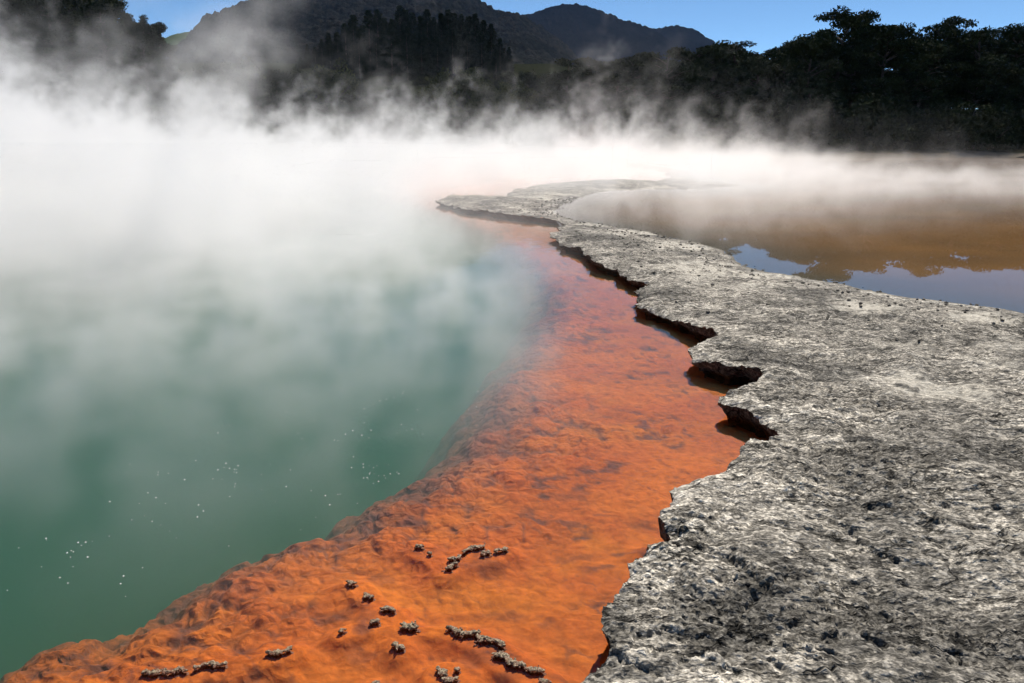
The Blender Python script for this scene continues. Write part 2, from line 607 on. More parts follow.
outer = np.array([[edge_d[-1, 0], SHORE_Y + 4], [75, SHORE_Y + 4], [75, 4], [9, -3.2]])
poly = np.vstack([edge_d, outer])
P2 = terrace_points()
P2 = P2[inside(P2, poly)]
de, _ = seg_dist(P2, edge_d[::2])
P2 = P2[de > 0.0022 * np.hypot(P2[:, 0], P2[:, 1]) + 0.004]
print('terrace interior', len(P2))
nb = len(poly)
allp = np.vstack([poly, P2])
res = delaunay_2d_cdt([Vector(p) for p in allp.tolist()], [], [list(range(nb))], 1, 1e-6)
V2 = np.array([tuple(v) for v in res[0]])
F = np.array([f for f in res[2] if len(f) == 3])
print('cdt', len(V2), len(F))


def subdivide(V, F):
    E = np.vstack([F[:, [0, 1]], F[:, [1, 2]], F[:, [2, 0]]])
    E.sort(axis=1)
    U, inv = np.unique(E, axis=0, return_inverse=True)
    inv = inv.ravel()
    M = (V[U[:, 0]] + V[U[:, 1]]) / 2
    n, k = len(V), len(F)
    a, b, c = inv[:k] + n, inv[k:2 * k] + n, inv[2 * k:] + n
    F2 = np.vstack([np.stack([F[:, 0], a, c], 1), np.stack([a, F[:, 1], b], 1), np.stack([c, b, F[:, 2]], 1), np.stack([a, b, c], 1)])
    return np.vstack([V, M]), F2


V2, F = subdivide(V2, F)
# orient upwards
a, b, c = V2[F[:, 0]], V2[F[:, 1]], V2[F[:, 2]]
cr = (b - a)[:, 0] * (c - a)[:, 1] - (b - a)[:, 1] * (c - a)[:, 0]
F[cr < 0] = F[cr < 0][:, ::-1]
de, _ = seg_dist(V2, edge_d[::2])
z, sp, rough, crack, g1, g2, g, g3, fr = terrace_height(V2, de)
V3 = np.column_stack([V2, z])

# colours of the rock itself: grey crust, pale bleached sinter, dark lichen, wet pond bed, plus painted pit shade
x, y = V2[:, 0], V2[:, 1]
pale = np.array([0.46, 0.425, 0.365]); grey = np.array([0.30, 0.277, 0.238]); dark = np.array([0.105, 0.099, 0.088])
sand = np.array([0.46, 0.43, 0.37])
t_pale = sstep(0.0, 0.7, fbm(x * 1.1 + 40, y * 1.6, 4, 81) + 0.5 * np.exp(-de / 0.35))
t_dark = sstep(0.05, 0.6, fbm(x * 1.0 - 17, y * 1.3 + 4, 4, 82) + 0.25 * rough)
colr = grey + (pale - grey) * t_pale[:, None]
colr = colr + (dark - colr) * (0.75 * t_dark)[:, None]
# mineral grain: self-shadow of the pits between grains put into the colour
pit_shade = sstep(0.02, -0.50, 0.6 * g + 0.9 * g1 + 0.45 * g2)
colr = colr + (dark * 0.8 - colr) * (0.75 * pit_shade)[:, None]
# smooth sandy flats near the pond, with dark clods
sandy = sstep(0.12, 0.42, fbm(x * 0.55 + 3, y * 0.95 + 8, 4, 83)) * sstep(2.6, 4.5, np.hypot(x, y)) * sstep(-3.2, -0.4, sp) * (sp < 0.1)
f1, f2, cid = cellular(x / 0.11 + 0.5 * perlin(x * 5, y * 5, 91), y / 0.11, 92)
clod = (cid > 0.72) * sstep(0.42, 0.30, f1)
colr = colr + (sand - colr) * (sandy * (1 - clod))[:, None]
V3[:, 2] += sandy * clod * 0.02
colr = colr + (dark * 0.7 - colr) * (crack * 0.5)[:, None]
rim = np.exp(-((sp + 0.12) / 0.10) ** 2) * 0.6 * sstep(-0.2, 0.5, perlin(x * 1.5, y * 1.5, 95))
colr = colr + (np.array([0.6, 0.57, 0.5]) - colr) * rim[:, None]
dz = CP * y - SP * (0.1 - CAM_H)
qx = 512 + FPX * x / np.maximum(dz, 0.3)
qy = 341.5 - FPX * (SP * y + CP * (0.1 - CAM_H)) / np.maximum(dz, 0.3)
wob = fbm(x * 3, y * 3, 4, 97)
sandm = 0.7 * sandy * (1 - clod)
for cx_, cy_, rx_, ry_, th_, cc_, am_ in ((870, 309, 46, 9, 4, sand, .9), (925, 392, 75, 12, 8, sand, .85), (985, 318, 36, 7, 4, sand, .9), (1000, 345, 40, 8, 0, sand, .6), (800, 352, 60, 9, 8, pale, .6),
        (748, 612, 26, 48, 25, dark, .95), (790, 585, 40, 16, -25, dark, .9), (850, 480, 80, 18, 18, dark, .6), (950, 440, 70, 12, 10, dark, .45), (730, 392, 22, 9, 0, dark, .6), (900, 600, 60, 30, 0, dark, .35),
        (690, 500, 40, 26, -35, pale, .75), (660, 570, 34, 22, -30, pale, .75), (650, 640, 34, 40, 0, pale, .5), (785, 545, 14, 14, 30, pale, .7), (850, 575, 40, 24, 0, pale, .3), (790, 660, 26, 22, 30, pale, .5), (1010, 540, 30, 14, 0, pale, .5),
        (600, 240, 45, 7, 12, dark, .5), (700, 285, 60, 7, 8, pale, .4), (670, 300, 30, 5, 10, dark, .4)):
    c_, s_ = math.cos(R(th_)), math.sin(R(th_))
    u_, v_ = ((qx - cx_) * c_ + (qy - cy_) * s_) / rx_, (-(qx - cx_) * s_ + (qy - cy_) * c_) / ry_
    mk = sstep(1.25, 0.55, np.hypot(u_, v_) + 0.55 * wob) * am_ * (1 - 0.5 * pit_shade)
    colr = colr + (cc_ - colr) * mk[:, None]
    if cc_ is sand:
        sandm = np.maximum(sandm, mk)
cl2 = (cid > 0.62) * sstep(0.46, 0.34, f1) * (fbm(x * 2.2, y * 2.2, 3, 98) > -0.1)
colr = colr * (1 - 0.72 * (sandm * cl2)[:, None])
V3[:, 2] += 0.018 * sandm * cl2 - 0.006 * sandm
wet = sstep(-0.05, 0.08, sp)
bedc = np.array([0.165, 0.078, 0.013])[None] * (1 + 0.3 * fbm(x * 0.35, y * 0.5, 3, 96))[:, None]
shallow = np.exp(-(np.maximum(sp, 0) / 1.7) ** 1.5)[:, None]
bedc = bedc * (1 - 0.8 * shallow) + np.array([0.032, 0.042, 0.034]) * 0.8 * shallow
colr = colr * (1 - wet[:, None]) + bedc * wet[:, None]

# broken edge: rings going down and under
n = nb - len(outer)
E0 = edge_d
tan = np.gradient(E0, axis=0)
tan /= np.linalg.norm(tan, axis=1)[:, None] + 1e-9
for _ in range(3):
    tan[1:-1] = (tan[:-2] + tan[1:-1] * 2 + tan[2:]) / 4
tan /= np.linalg.norm(tan, axis=1)[:, None] + 1e-9
nin = np.stack([tan[:, 1], -tan[:, 0]], 1)          # towards the rock (edge runs away from the viewer, rock on its right)
dE = np.zeros(len(E0))
zE = terrace_height(E0, dE)[0]
sc_ = np.clip(np.hypot(E0[:, 0], E0[:, 1]) / 6, 1, 2.0)
jn = fbm(E0[:, 0] * 4, E0[:, 1] * 4, 4, 99)
rings, ringz = [E0], [zE]
for (off, zz) in ((0.004, -0.012), (0.025, 0.055), (0.07, 0.02), (0.10, -0.03), (0.10, -0.15), (0.02, -0.45)):
    o_ = (off * (1 + 0.7 * jn) + 0.012 * perlin(E0[:, 0] * 14, E0[:, 1] * 14 + zz * 90, 7)) * (sc_ if off > 0.005 else 1)
    rings.append(E0 + nin * o_[:, None])
    ringz.append(zE + zz if zz == -0.012 else np.minimum(zE - 0.015, np.full(len(E0), zz)) + 0.008 * jn)
W = np.vstack([np.column_stack([a_, b_]) for a_, b_ in zip(rings, ringz)])
Fw = grid_faces(len(rings), len(E0))[:, ::-1] + len(V3)
cw = np.tile(np.array([0.085, 0.068, 0.052]), (len(W), 1)) * (1 + 0.5 * np.tile(jn, len(rings)))[:, None]  # wall colour darkened to stand for shade under the overhang
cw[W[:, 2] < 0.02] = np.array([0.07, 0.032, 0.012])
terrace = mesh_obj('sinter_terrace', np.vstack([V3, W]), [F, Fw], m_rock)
attr(terrace, 'sand', np.concatenate([sandm * (1 - 0.6 * cl2), np.zeros(len(W))]))
attr(terrace, 'wet', np.concatenate([wet, np.zeros(len(W))]))
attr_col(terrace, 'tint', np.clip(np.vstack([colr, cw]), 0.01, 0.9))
tag(terrace, 'grey crusted sinter terrace with a broken overhanging edge above the orange pool', 'rock terrace', kind='structure')

# ------------------------------------------------------------------ pool bed
def bed_height(P2):
    x, y = P2[:, 0], P2[:, 1]
    d, s = seg_dist(P2, shelf)
    sd = np.where(s < 0, d, -d)                      # positive on the shelf side
    sd = sd + 0.07 * fbm(x * 2.2, y * 2.2, 4, 101)
    wx, wy = x + 0.05 * fbm(x * 4, y * 4, 2, 102), y + 0.05 * fbm(x * 4 + 9, y * 4, 2, 103)
    nearrim = np.exp(-np.maximum(sd, 0) / 0.8)
    f1, f2, cid = cellular(wx / 0.20, wy / 0.26, 104)
    pill = (1 - np.clip(f1 / 0.75, 0, 1) ** 2.2) * (0.3 + 0.7 * cid)
    f1b, f2b, cidb = cellular(wx / 0.075, wy / 0.09, 105)
    pill2 = (1 - np.clip(f1b / 0.75, 0, 1) ** 2) * (0.3 + 0.7 * cidb)
    amp = 0.25 + 0.75 * nearrim
    brk = sstep(-0.25, 0.2, perlin(x * 4.1, y * 4.1, 111))
    crease = np.maximum(np.exp(-((f2 - f1) / 0.07) ** 2), 0.8 * np.exp(-((f2b - f1b) / 0.09) ** 2) * sstep(0.0, 0.4, perlin(x * 2.3, y * 2.3, 112))) * brk
    mask = sstep(-0.2, 0.45, 0.8 * fbm(x * 1.1, y * 1.4, 3, 106) + 1.3 * (nearrim - 0.40))
    z = -0.070 + 0.028 * nearrim + 0.014 * fbm(x * 1.2, y * 1.2, 3, 107)
    z = z + amp * mask * (0.062 * (pill - 0.4) + 0.026 * (pill2 - 0.4)) + 0.008 * fbm(x * 7, y * 7, 3, 108)
    z = np.minimum(z, -0.012)
    lay = fbm(x * 0.8, y * 1.4, 4, 109) * 4 - sd * 0.8
    fr = lay - np.floor(lay)
    z = z + 0.018 * (sstep(0, 0.1, fr) - fr) * (0.4 + 0.6 * mask)
    for (a_, b_, wd_, hh_, _) in clumps:
        pa, pb = gp(*a_, 0.01), gp(*b_, 0.01)
        mk_ = np.hypot(x - (pa[0] + pb[0]) / 2, y - (pa[1] + pb[1]) / 2) < 0.5
        if mk_.any():
            dc_, _s = seg_dist(P2[mk_], np.array([pa, pb + 1e-4]))
            z[mk_] += 0.06 * np.exp(-(dc_ / 0.075) ** 2)
    z = np.minimum(z, -0.010)
    drop = np.where(sd < 0, -sd * 0.55 + np.maximum(-sd - 0.3, 0) * 0.9, 0)
    z = z - drop - 0.06 * sstep(0.25, -0.1, sd)
    z = np.maximum(z, -2.6 + 0.2 * fbm(x * 0.3, y * 0.3, 2, 110))
    return z, sd, pill, pill2, mask, fr, nearrim, crease


aa = np.arange(-0.95, 0.55, 0.0042)
rs = [1.1]
while rs[-1] < 75:
    rs.append(rs[-1] + 0.0055 * rs[-1] * min(max(rs[-1] / 4.5, 1), 6))
rs = np.array(rs)
RR, AA = np.meshgrid(rs, aa, indexing='ij')
B2 = np.stack([(RR * np.sin(AA)).ravel(), (RR * np.cos(AA)).ravel()], 1)
B2[:, 0] = np.clip(B2[:, 0], -70, 70)
z, sd, pill, pill2, mask, fr, nearrim, crease = bed_height(B2)
x, y = B2[:, 0], B2[:, 1]
orange = np.array([0.49, 0.122, 0.006]); deep_o = np.array([0.42, 0.094, 0.006]); purple = np.array([0.12, 0.042, 0.028]); bright = np.array([0.52, 0.150, 0.008])
t = sstep(-0.4, 0.5, fbm(x * 1.5, y * 2.0, 4, 121))
cb = deep_o + (orange - deep_o) * t[:, None]
cb = cb + (bright - cb) * (0.55 * sstep(0.2, 0.8, fbm(x * 2 + 7, y * 2, 4, 122)))[:, None]
# grey-purple film in hollows and steps; crease shade between pillows painted in
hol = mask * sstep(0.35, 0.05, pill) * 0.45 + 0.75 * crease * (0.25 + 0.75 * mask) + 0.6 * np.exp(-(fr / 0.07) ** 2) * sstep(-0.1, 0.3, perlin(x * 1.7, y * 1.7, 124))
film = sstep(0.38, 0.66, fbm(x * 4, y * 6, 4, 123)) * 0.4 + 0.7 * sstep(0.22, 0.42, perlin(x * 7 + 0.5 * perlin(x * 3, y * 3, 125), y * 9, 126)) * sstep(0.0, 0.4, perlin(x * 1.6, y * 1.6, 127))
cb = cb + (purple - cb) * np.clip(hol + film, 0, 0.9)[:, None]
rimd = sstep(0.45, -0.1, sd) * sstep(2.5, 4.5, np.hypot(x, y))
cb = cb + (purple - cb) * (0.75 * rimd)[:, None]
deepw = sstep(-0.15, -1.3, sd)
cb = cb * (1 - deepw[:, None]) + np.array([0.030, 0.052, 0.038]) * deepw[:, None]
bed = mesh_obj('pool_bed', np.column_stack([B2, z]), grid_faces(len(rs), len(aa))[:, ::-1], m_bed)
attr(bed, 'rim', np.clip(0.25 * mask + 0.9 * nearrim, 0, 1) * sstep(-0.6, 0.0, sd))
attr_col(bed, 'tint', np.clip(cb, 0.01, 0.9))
tag(bed, 'orange mineral shelf under shallow water falling away into the deep pool', 'pool bed', kind='structure')

# ------------------------------------------------------------------ water
def prism(name, poly, z0, z1, mat):
    bm = bmesh.new()
    top = [bm.verts.new((p[0], p[1], z1)) for p in poly]
    f = bm.faces.new(top)
    ret = bmesh.ops.extrude_face_region(bm, geom=[f])
    vs = [v for v in ret['geom'] if isinstance(v, bmesh.types.BMVert)]
    for v in vs:
        v.co.z = z0
    bmesh.ops.recalc_face_normals(bm, faces=bm.faces)
    bmesh.ops.triangulate(bm, faces=[f_ for f_ in bm.faces if len(f_.verts) > 4])
    me = bpy.data.meshes.new(name)
    bm.to_mesh(me)
    bm.free()
    me.materials.append(mat)
    o = bpy.data.objects.new(name, me)
    COL.objects.link(o)
    return o


we = edge[3:].copy()
keep = [0]
wr = we.copy()
wr[:, 0] += np.clip(0.05 * we[:, 1], 0.22, 0.9)
# a simple right-hand limit under the rock: monotone in y
mono = [wr[0]]
for p in wr[1:]:
    if p[1] > mono[-1][1] + 0.05:
        mono.append(p)
mono = np.array(mono)
pw = np.vstack([[[0.6, -3.0]], mono, [[mono[-1, 0], SHORE_Y + 2], [-75, SHORE_Y + 2], [-75, -3.0]]])
pool_w = prism('pool_water', pw[::-1], -3.2, 0.0, m_pool)
tag(pool_w, 'steaming green and orange hot pool water', 'water', kind='structure')
me = bpy.data.meshes.new('pond_water')
pc = pond.copy()
cx = pc.mean(0)
me.from_pydata([(p[0], p[1], PONDZ) for p in [[3, 5.5], [75, 5.5], [75, SHORE_Y + 3.5], [4, SHORE_Y + 3.5], [4.2, 40], [3.4, 32], [0.9, 22], [1.0, 16], [2.0, 11]]], [], [list(range(9))])
me.materials.append(m_pond)
pond_w = bpy.data.objects.new('pond_water', me)
COL.objects.link(pond_w)
tag(pond_w, 'still brown shallow pond water reflecting trees and sky', 'water', kind='structure')

# ------------------------------------------------------------------ far ground and hills
def bank_z(x, y):
    d = y - (SHORE_Y + 1.2 * np.sin(x * 0.13) + 0.8 * np.sin(x * 0.41 + 1))
    leftness = 1 - sstep(2, 26, x * 70 / np.maximum(y, 1))
    z = -0.25 + 0.75 * sstep(-0.6, 1.8, d) + np.maximum(d - 4, 0) * (0.03 + 0.105 * leftness)
    cap = 15.0 + 0.004 * d
    return np.where(z > cap, cap + 0.25 * (1 - np.exp(-(z - cap) / 6)), z)


ry = [60.0]
while ry[-1] < 6000:
    ry.append(ry[-1] + max(0.5, (ry[-1] - 58) * 0.06))
ry = np.array(ry)
tx = np.linspace(-1.7, 1.7, 260)
YY, TT = np.meshgrid(ry, tx, indexing='ij')
gx, gy = (YY * TT).ravel(), YY.ravel()
gz = bank_z(gx, gy) + 0.12 * fbm(gx * 0.5, gy * 0.5, 3, 140) * sstep(61, 64, gy)
m_ground, nt, out = new_mat('bank_earth')
P = pos_of(nt)
n1 = noise_node(nt, P, 1.3, 6, 0.65)
c = ramp(nt, n1.outputs[0], [(0.3, (0.010, 0.011, 0.006)), (0.5, (0.013, 0.016, 0.008)), (0.68, (0.024, 0.026, 0.014))])
sx = nt.nodes.new('ShaderNodeSeparateXYZ'); nt.links.new(P, sx.inputs[0])
nb2 = noise_node(nt, P, 0.6, 4, 0.6)
hz = (S(nt, sx.outputs[2]) + (S(nt, nb2.outputs[0]) - 0.5) * 0.6).step(0.25, 0.5)
c = mixc(nt, hz.s, (0.13, 0.11, 0.085), c)
principled(nt, out, c, 0.95, bump(nt, n1.outputs[0], 0.6, 0.3), 0.0)
ground = mesh_obj('ground', np.column_stack([gx, gy, gz]), grid_faces(len(ry), len(tx)), m_ground)
tag(ground, 'dark earth bank rising from the pale far shore', 'ground', kind='structure')


def hill(name, ridge, D, base, cells, amp, mat, label, near=0.55, nr=90, na=420, seed=0):
    """a wooded hill whose skyline follows the given pixels at distance D"""
    pts = np.array([at_dist(px, py, D) for px, py in ridge])
    az = pts[:, 0] / D
    a = np.linspace(az[0], az[-1], na)
    top = np.interp(a, az, pts[:, 2])
    top = np.convolve(np.pad(top, 3, 'edge'), np.ones(7) / 7, 'valid')
    top = top + D * 0.0006 * fbm(a * 90, a * 0, 3, 170 + seed)
    t = np.concatenate([np.linspace(0, 1, nr), [1.06, 1.15, 1.3]])
    prof = np.clip(t, 0, 1) ** 0.9
    dist = D * (near + (1 - near) * t)
    T, A = np.meshgrid(t, a, indexing='ij')
    DD = np.repeat(dist[:, None], na, 1)
    X = DD * A
    e0, e1 = (base - CAM_H) / (D * near), (top - CAM_H) / D          # every slope stays below its skyline
    el = e0 + (e1[None] - e0) * np.where(t <= 1, prof, 1.0)[:, None]
    Z = CAM_H + DD * el - (np.maximum(t - 1, 0) ** 1.0 * D * 0.22)[:, None]
    x, y = X.ravel(), DD.ravel()
    spur = fbm(x / (D * 0.12), y / (D * 0.16), 4, 150 + seed) * D * 0.013
    f1, _, cid = cellular(x / cells, y / cells, 160 + seed)
    f1b, _, cidb = cellular(x / (cells * 0.45), y / (cells * 0.45), 161 + seed)
    bumps = (1 - np.clip(f1 / 0.8, 0, 1) ** 2) * (0.4 + 0.8 * cid) + 0.45 * (1 - np.clip(f1b / 0.8, 0, 1) ** 2) * (0.3 + 0.8 * cidb)
    fade = np.clip(1 - np.abs(T.ravel() - 1) * 0, 0, 1)
    z = Z.ravel() + spur * np.clip(1 - T.ravel(), 0, 1) * np.clip(T.ravel() * 4, 0, 1) + amp * (0.4 + 0.6 * np.clip(T.ravel(), 0, 1)) * (bumps - 0.8)
    o = mesh_obj(name, np.column_stack([x, y, z]), grid_faces(len(t), na), mat)
    attr(o, 'cell', 0.5 * cid + 0.5 * cidb)
    tag(o, label, 'hill', kind='structure')
    return o


def wood_mat(name, c0, c1, c2):
    m, nt, out = new_mat(name)
    a = nt.nodes.new('ShaderNodeAttribute'); a.attribute_name = 'cell'
    P = pos_of(nt)
    n1 = noise_node(nt, P, 0.02, 5, 0.7)
    n2 = noise_node(nt, P, 0.35, 3, 0.7)
    f = S(nt, a.outputs['Fac']) * 0.5 + S(nt, n1.outputs[0]) * 0.5 + (S(nt, n2.outputs[0]) - 0.5) * 0.5
    c = ramp(nt, f.s, [(0.3, c0), (0.5, c1), (0.75, c2)])
    principled(nt, out, c, 1.0, bump(nt, n2.outputs[0], 1.0, 1.5), 0.0)
    return m


m_wood = wood_mat('wooded_hillside', (0.004, 0.005, 0.005), (0.007, 0.0085, 0.0075), (0.022, 0.022, 0.021))
m_wood2 = wood_mat('wooded_far_hillside', (0.003, 0.004, 0.005), (0.005, 0.006, 0.007), (0.008, 0.009, 0.010))
m_pasture, nt, out = new_mat('green_pasture')
n1 = noise_node(nt, pos_of(nt), 0.12, 5, 0.6)
principled(nt, out, ramp(nt, n1.outputs[0], [(0.3, (0.03, 0.05, 0.015)), (0.7, (0.05, 0.08, 0.025))]), 1.0, None, 0.0)

hill('hill', [(150, 66), (190, 34), (197, 24), (203, 17), (215, 13), (240, 3), (258, -6), (300, -22), (350, -34), (400, -30), (440, -20), (475, -5), (485, 5), (496, 10), (510, 13), (525, 17), (540, 26), (560, 40), (590, 70)],
     760, 14, 6.0, 3.8, m_wood, 'big dark wooded hill behind the conifers', na=700, nr=200, near=0.28)
hill('hill', [(420, 30), (480, 22), (520, 15), (535, 12.5), (548, 7), (567, 3.5), (583, 4.5), (600, 10), (620, 18.5), (641, 24), (655, 30), (675, 44), (700, 60)],
     1300, 20, 9.0, 3.0, m_wood2, 'dark blue conical wooded hill in the distance', seed=5)
hill('hill', [(600, 50), (640, 32), (652, 29), (664, 26.8), (676, 25.8), (688, 27), (696, 30.5), (704, 35.5), (714, 42), (740, 55), (800, 75)],
     1500, 20, 9.0, 3.0, m_wood2, 'small dark blue rounded hill beside the conical hill', seed=9, na=260)
hill('hill', [(-200, 20), (60, 44), (120, 46), (150, 42), (175, 34), (198, 30), (210, 42), (225, 58), (260, 80)],
     900, 14, 5.0, 1.0, m_pasture, 'bright green grassy slope below the big hill', seed=13, na=260)

# ------------------------------------------------------------------ plants
def leaf_mat(name, c0, c1, c2):
    m, nt, out = new_mat(name)
    a = nt.nodes.new('ShaderNodeAttribute'); a.attribute_name = 'cell'
    c = ramp(nt, a.outputs['Fac'], [(0.0, c0), (0.6, c1), (1.0, c2)])
    principled(nt, out, c, 0.9, None, 0.03)
    return m


m_leaf_dark = leaf_mat('dark_leaves', (0.014, 0.020, 0.009), (0.024, 0.032, 0.012), (0.045, 0.050, 0.020))
m_leaf_olive = leaf_mat('olive_leaves', (0.030, 0.036, 0.012), (0.050, 0.060, 0.018), (0.090, 0.095, 0.030))
m_leaf_grey = leaf_mat('grey_leaves', (0.035, 0.036, 0.024), (0.06, 0.06, 0.042), (0.11, 0.105, 0.08))
m_needle = leaf_mat('needles', (0.008, 0.013, 0.008), (0.014, 0.021, 0.011), (0.024, 0.032, 0.015))
m_bark, nt, out = new_mat('bark')
n1 = noise_node(nt, pos_of(nt), 9, 4, 0.6)
principled(nt, out, ramp(nt, n1.outputs[0], [(0.3, (0.035, 0.028, 0.02)), (0.7, (0.09, 0.075, 0.06))]), 0.95, bump(nt, n1.outputs[0], 0.6, 0.03), 0.1)


class Tubes:
    def __init__(self):
        self.V, self.F, self.n = [], [], 0

    def add(self, pts, rad, k=6):
        pts = np.asarray(pts, float)
        T = np.gradient(pts, axis=0)
        T /= np.linalg.norm(T, axis=1)[:, None] + 1e-9
        ref = np.where(np.abs(T[:, 2:3]) > 0.9, np.array([[1., 0, 0]]), np.array([[0, 0, 1.]]))
        U = np.cross(T, ref); U /= np.linalg.norm(U, axis=1)[:, None] + 1e-9
        W_ = np.cross(T, U)
        a = np.arange(k) * 2 * np.pi / k
        ring = pts[:, None, :] + np.asarray(rad)[:, None, None] * (np.cos(a)[None, :, None] * U[:, None] + np.sin(a)[None, :, None] * W_[:, None])
        self.V.append(ring.reshape(-1, 3))
        m = len(pts)
        i = (np.arange(m - 1)[:, None] * k + np.arange(k)[None]).ravel()
        j = (np.arange(m - 1)[:, None] * k + (np.arange(k)[None] + 1) % k).ravel()
        self.F.append(np.stack([i, j, j + k, i + k], 1) + self.n)
        self.n += m * k

    def build(self, name, mat, parent):
        return mesh_obj(name, np.vstack(self.V), np.vstack(self.F), mat, parent)


def leaves(rr, centers, radii, counts, size, updir=0.3):
    """leaf-sized quads scattered through flattened clumps"""
    Vs, cs = [], []
    for c, r, n in zip(centers, radii, counts):
        d = rr.normal(size=(n, 3)); d /= np.linalg.norm(d, axis=1)[:, None]
        p = c + d * (rr.uniform(0, 1, n) ** 0.45)[:, None] * r
        nrm = rr.normal(size=(n, 3)) + np.array([0, 0, updir])
        nrm /= np.linalg.norm(nrm, axis=1)[:, None]
        t = np.cross(nrm, rr.normal(size=(n, 3))); t /= np.linalg.norm(t, axis=1)[:, None] + 1e-9
        b = np.cross(nrm, t)
        s = size * rr.uniform(0.6, 1.4, n)[:, None]
        q = np.stack([p - t * s, p + b * s * 0.45, p + t * s, p - b * s * 0.45], 1)
        Vs.append(q.reshape(-1, 3))
        cs.append(np.repeat(np.clip(rr.uniform(0.1, 0.7) + rr.uniform(-0.2, 0.3, n), 0, 1), 4))
    V = np.vstack(Vs)
    F_ = np.arange(len(V)).reshape(-1, 4)
    return V, F_, np.concatenate(cs)


def finish(name, tub, trunk_name, V, F_, c, crown_name, mat):
    root = empty(name, (0, 0, -500))
    tub.build(trunk_name, m_bark, root)
    cr_ = mesh_obj(crown_name, V, F_, mat, root, smooth=False)
    attr(cr_, 'cell', c)
    return root


def make_evergreen(seed, mat, H=12.0, spread=4.2, nl=26, leaf=0.16, per=150):
    rr = np.random.default_rng(seed)
    tub = Tubes()
    hz_ = np.linspace(0, H * 0.9, 8)
    bend = np.cumsum(rr.normal(0, 0.18, (8, 2)), 0)
    tr = np.column_stack([bend, hz_])
    tub.add(tr, np.linspace(0.26, 0.05, 8), 8)
    C, Rr, N = [], [], []
    for k in range(nl):
        t = rr.uniform(0.16, 0.98)
        h = H * (0.16 + 0.80 * t)
        az = k * 2.4 + rr.normal() * 0.4
        env = math.sin(min(1.0, (1.02 - t) * 1.5 + 0.12) * math.pi / 2) * (0.65 + 0.35 * min(1, t * 3))
        L = spread * env * rr.uniform(0.55, 1.08)
        p0 = np.array([np.interp(h * 0.92, hz_, tr[:, 0]), np.interp(h * 0.92, hz_, tr[:, 1]), min(h * 0.92, H * 0.88)])
        tip = np.array([p0[0] + math.cos(az) * L, p0[1] + math.sin(az) * L, h + L * 0.12])
        mid = (p0 + tip) / 2 + np.array([0, 0, 0.25])
        tub.add([p0, mid, tip], [0.09, 0.05, 0.015], 5)
        for q in range(4 if L > 1.5 else 2):
            f = rr.uniform(0.45, 1.05)
            c = p0 + (tip - p0) * f + rr.normal(size=3) * np.array([0.55, 0.55, 0.18])
            C.append(c)
            r = rr.uniform(0.65, 1.15)
            Rr.append(np.array([r, r, r * rr.uniform(0.35, 0.6)]))
            N.append(int(per * r * r))
    V, F_, c = leaves(rr, C, Rr, N, leaf)
    return finish('evergreen_tree', tub, 'trunk', V, F_, c, 'crown', mat)


def make_shrub(seed, mat, H=3.2, W_=2.2, n=60, leaf=0.10, per=95, name='shrub'):
    rr = np.random.default_rng(seed)
    tub = Tubes()
    C, Rr, N = [], [], []
    for k in range(n):
        a = rr.uniform(0, 2 * np.pi)
        u = rr.uniform(0, 1)
        rad = W_ * math.sqrt(u) * 0.95
        zt = H * (1 - (rad / W_) ** 2.2 * 0.75) * rr.uniform(0.35, 1.0) * (0.85 + 0.15 * math.sin(3 * a + seed))
        C.append(np.array([math.cos(a) * rad, math.sin(a) * rad, max(0.3, zt - 0.3)]))
        r = rr.uniform(0.35, 0.7)
        Rr.append(np.array([r, r, r * 0.75]))
        N.append(int(per * (r / 0.5) ** 2))
        if k % 4 == 0:
            tub.add([[0.1 * math.cos(a), 0.1 * math.sin(a), 0], C[-1] * 0.6, C[-1]], [0.06, 0.035, 0.012], 5)
    V, F_, c = leaves(rr, C, Rr, N, leaf)
    return finish(name, tub, 'stem', V, F_, c, 'foliage', mat)


def make_conifer(seed, mat, H=15.0, W_=2.6):
    rr = np.random.default_rng(seed)
    tub = Tubes()
    tub.add([[0, 0, 0], [0.05, 0, H * 0.5], [0, 0.03, H]], [0.22, 0.12, 0.02], 7)
    C, Rr, N = [], [], []
    h = H * 0.03
    while h < H * 0.985:
        t = h / H
        L = W_ * (1 - t ** 1.7) ** 0.9 * rr.uniform(0.85, 1.1) + 0.15
        nb_ = int(6 + 6 * (1 - t))
        for q in range(nb_):
            a = q * 2 * np.pi / nb_ + rr.uniform(-0.4, 0.4) + h * 3
            l = L * rr.uniform(0.65, 1.1)
            for f in (0.4, 0.75, 1.0):
                C.append(np.array([math.cos(a) * l * f, math.sin(a) * l * f, h - 0.18 * l * f + rr.normal() * 0.08]))
                r = 0.30 + 0.28 * (1 - t)
                Rr.append(np.array([r * 1.2, r * 1.2, r * 0.6]))
                N.append(int(17 + 13 * (1 - t)))
        h += 0.34 + 0.3 * (1 - t)
    V, F_, c = leaves(rr, C, Rr, N, 0.13)
    return finish('conifer', tub, 'trunk', V, F_, c, 'crown', mat)


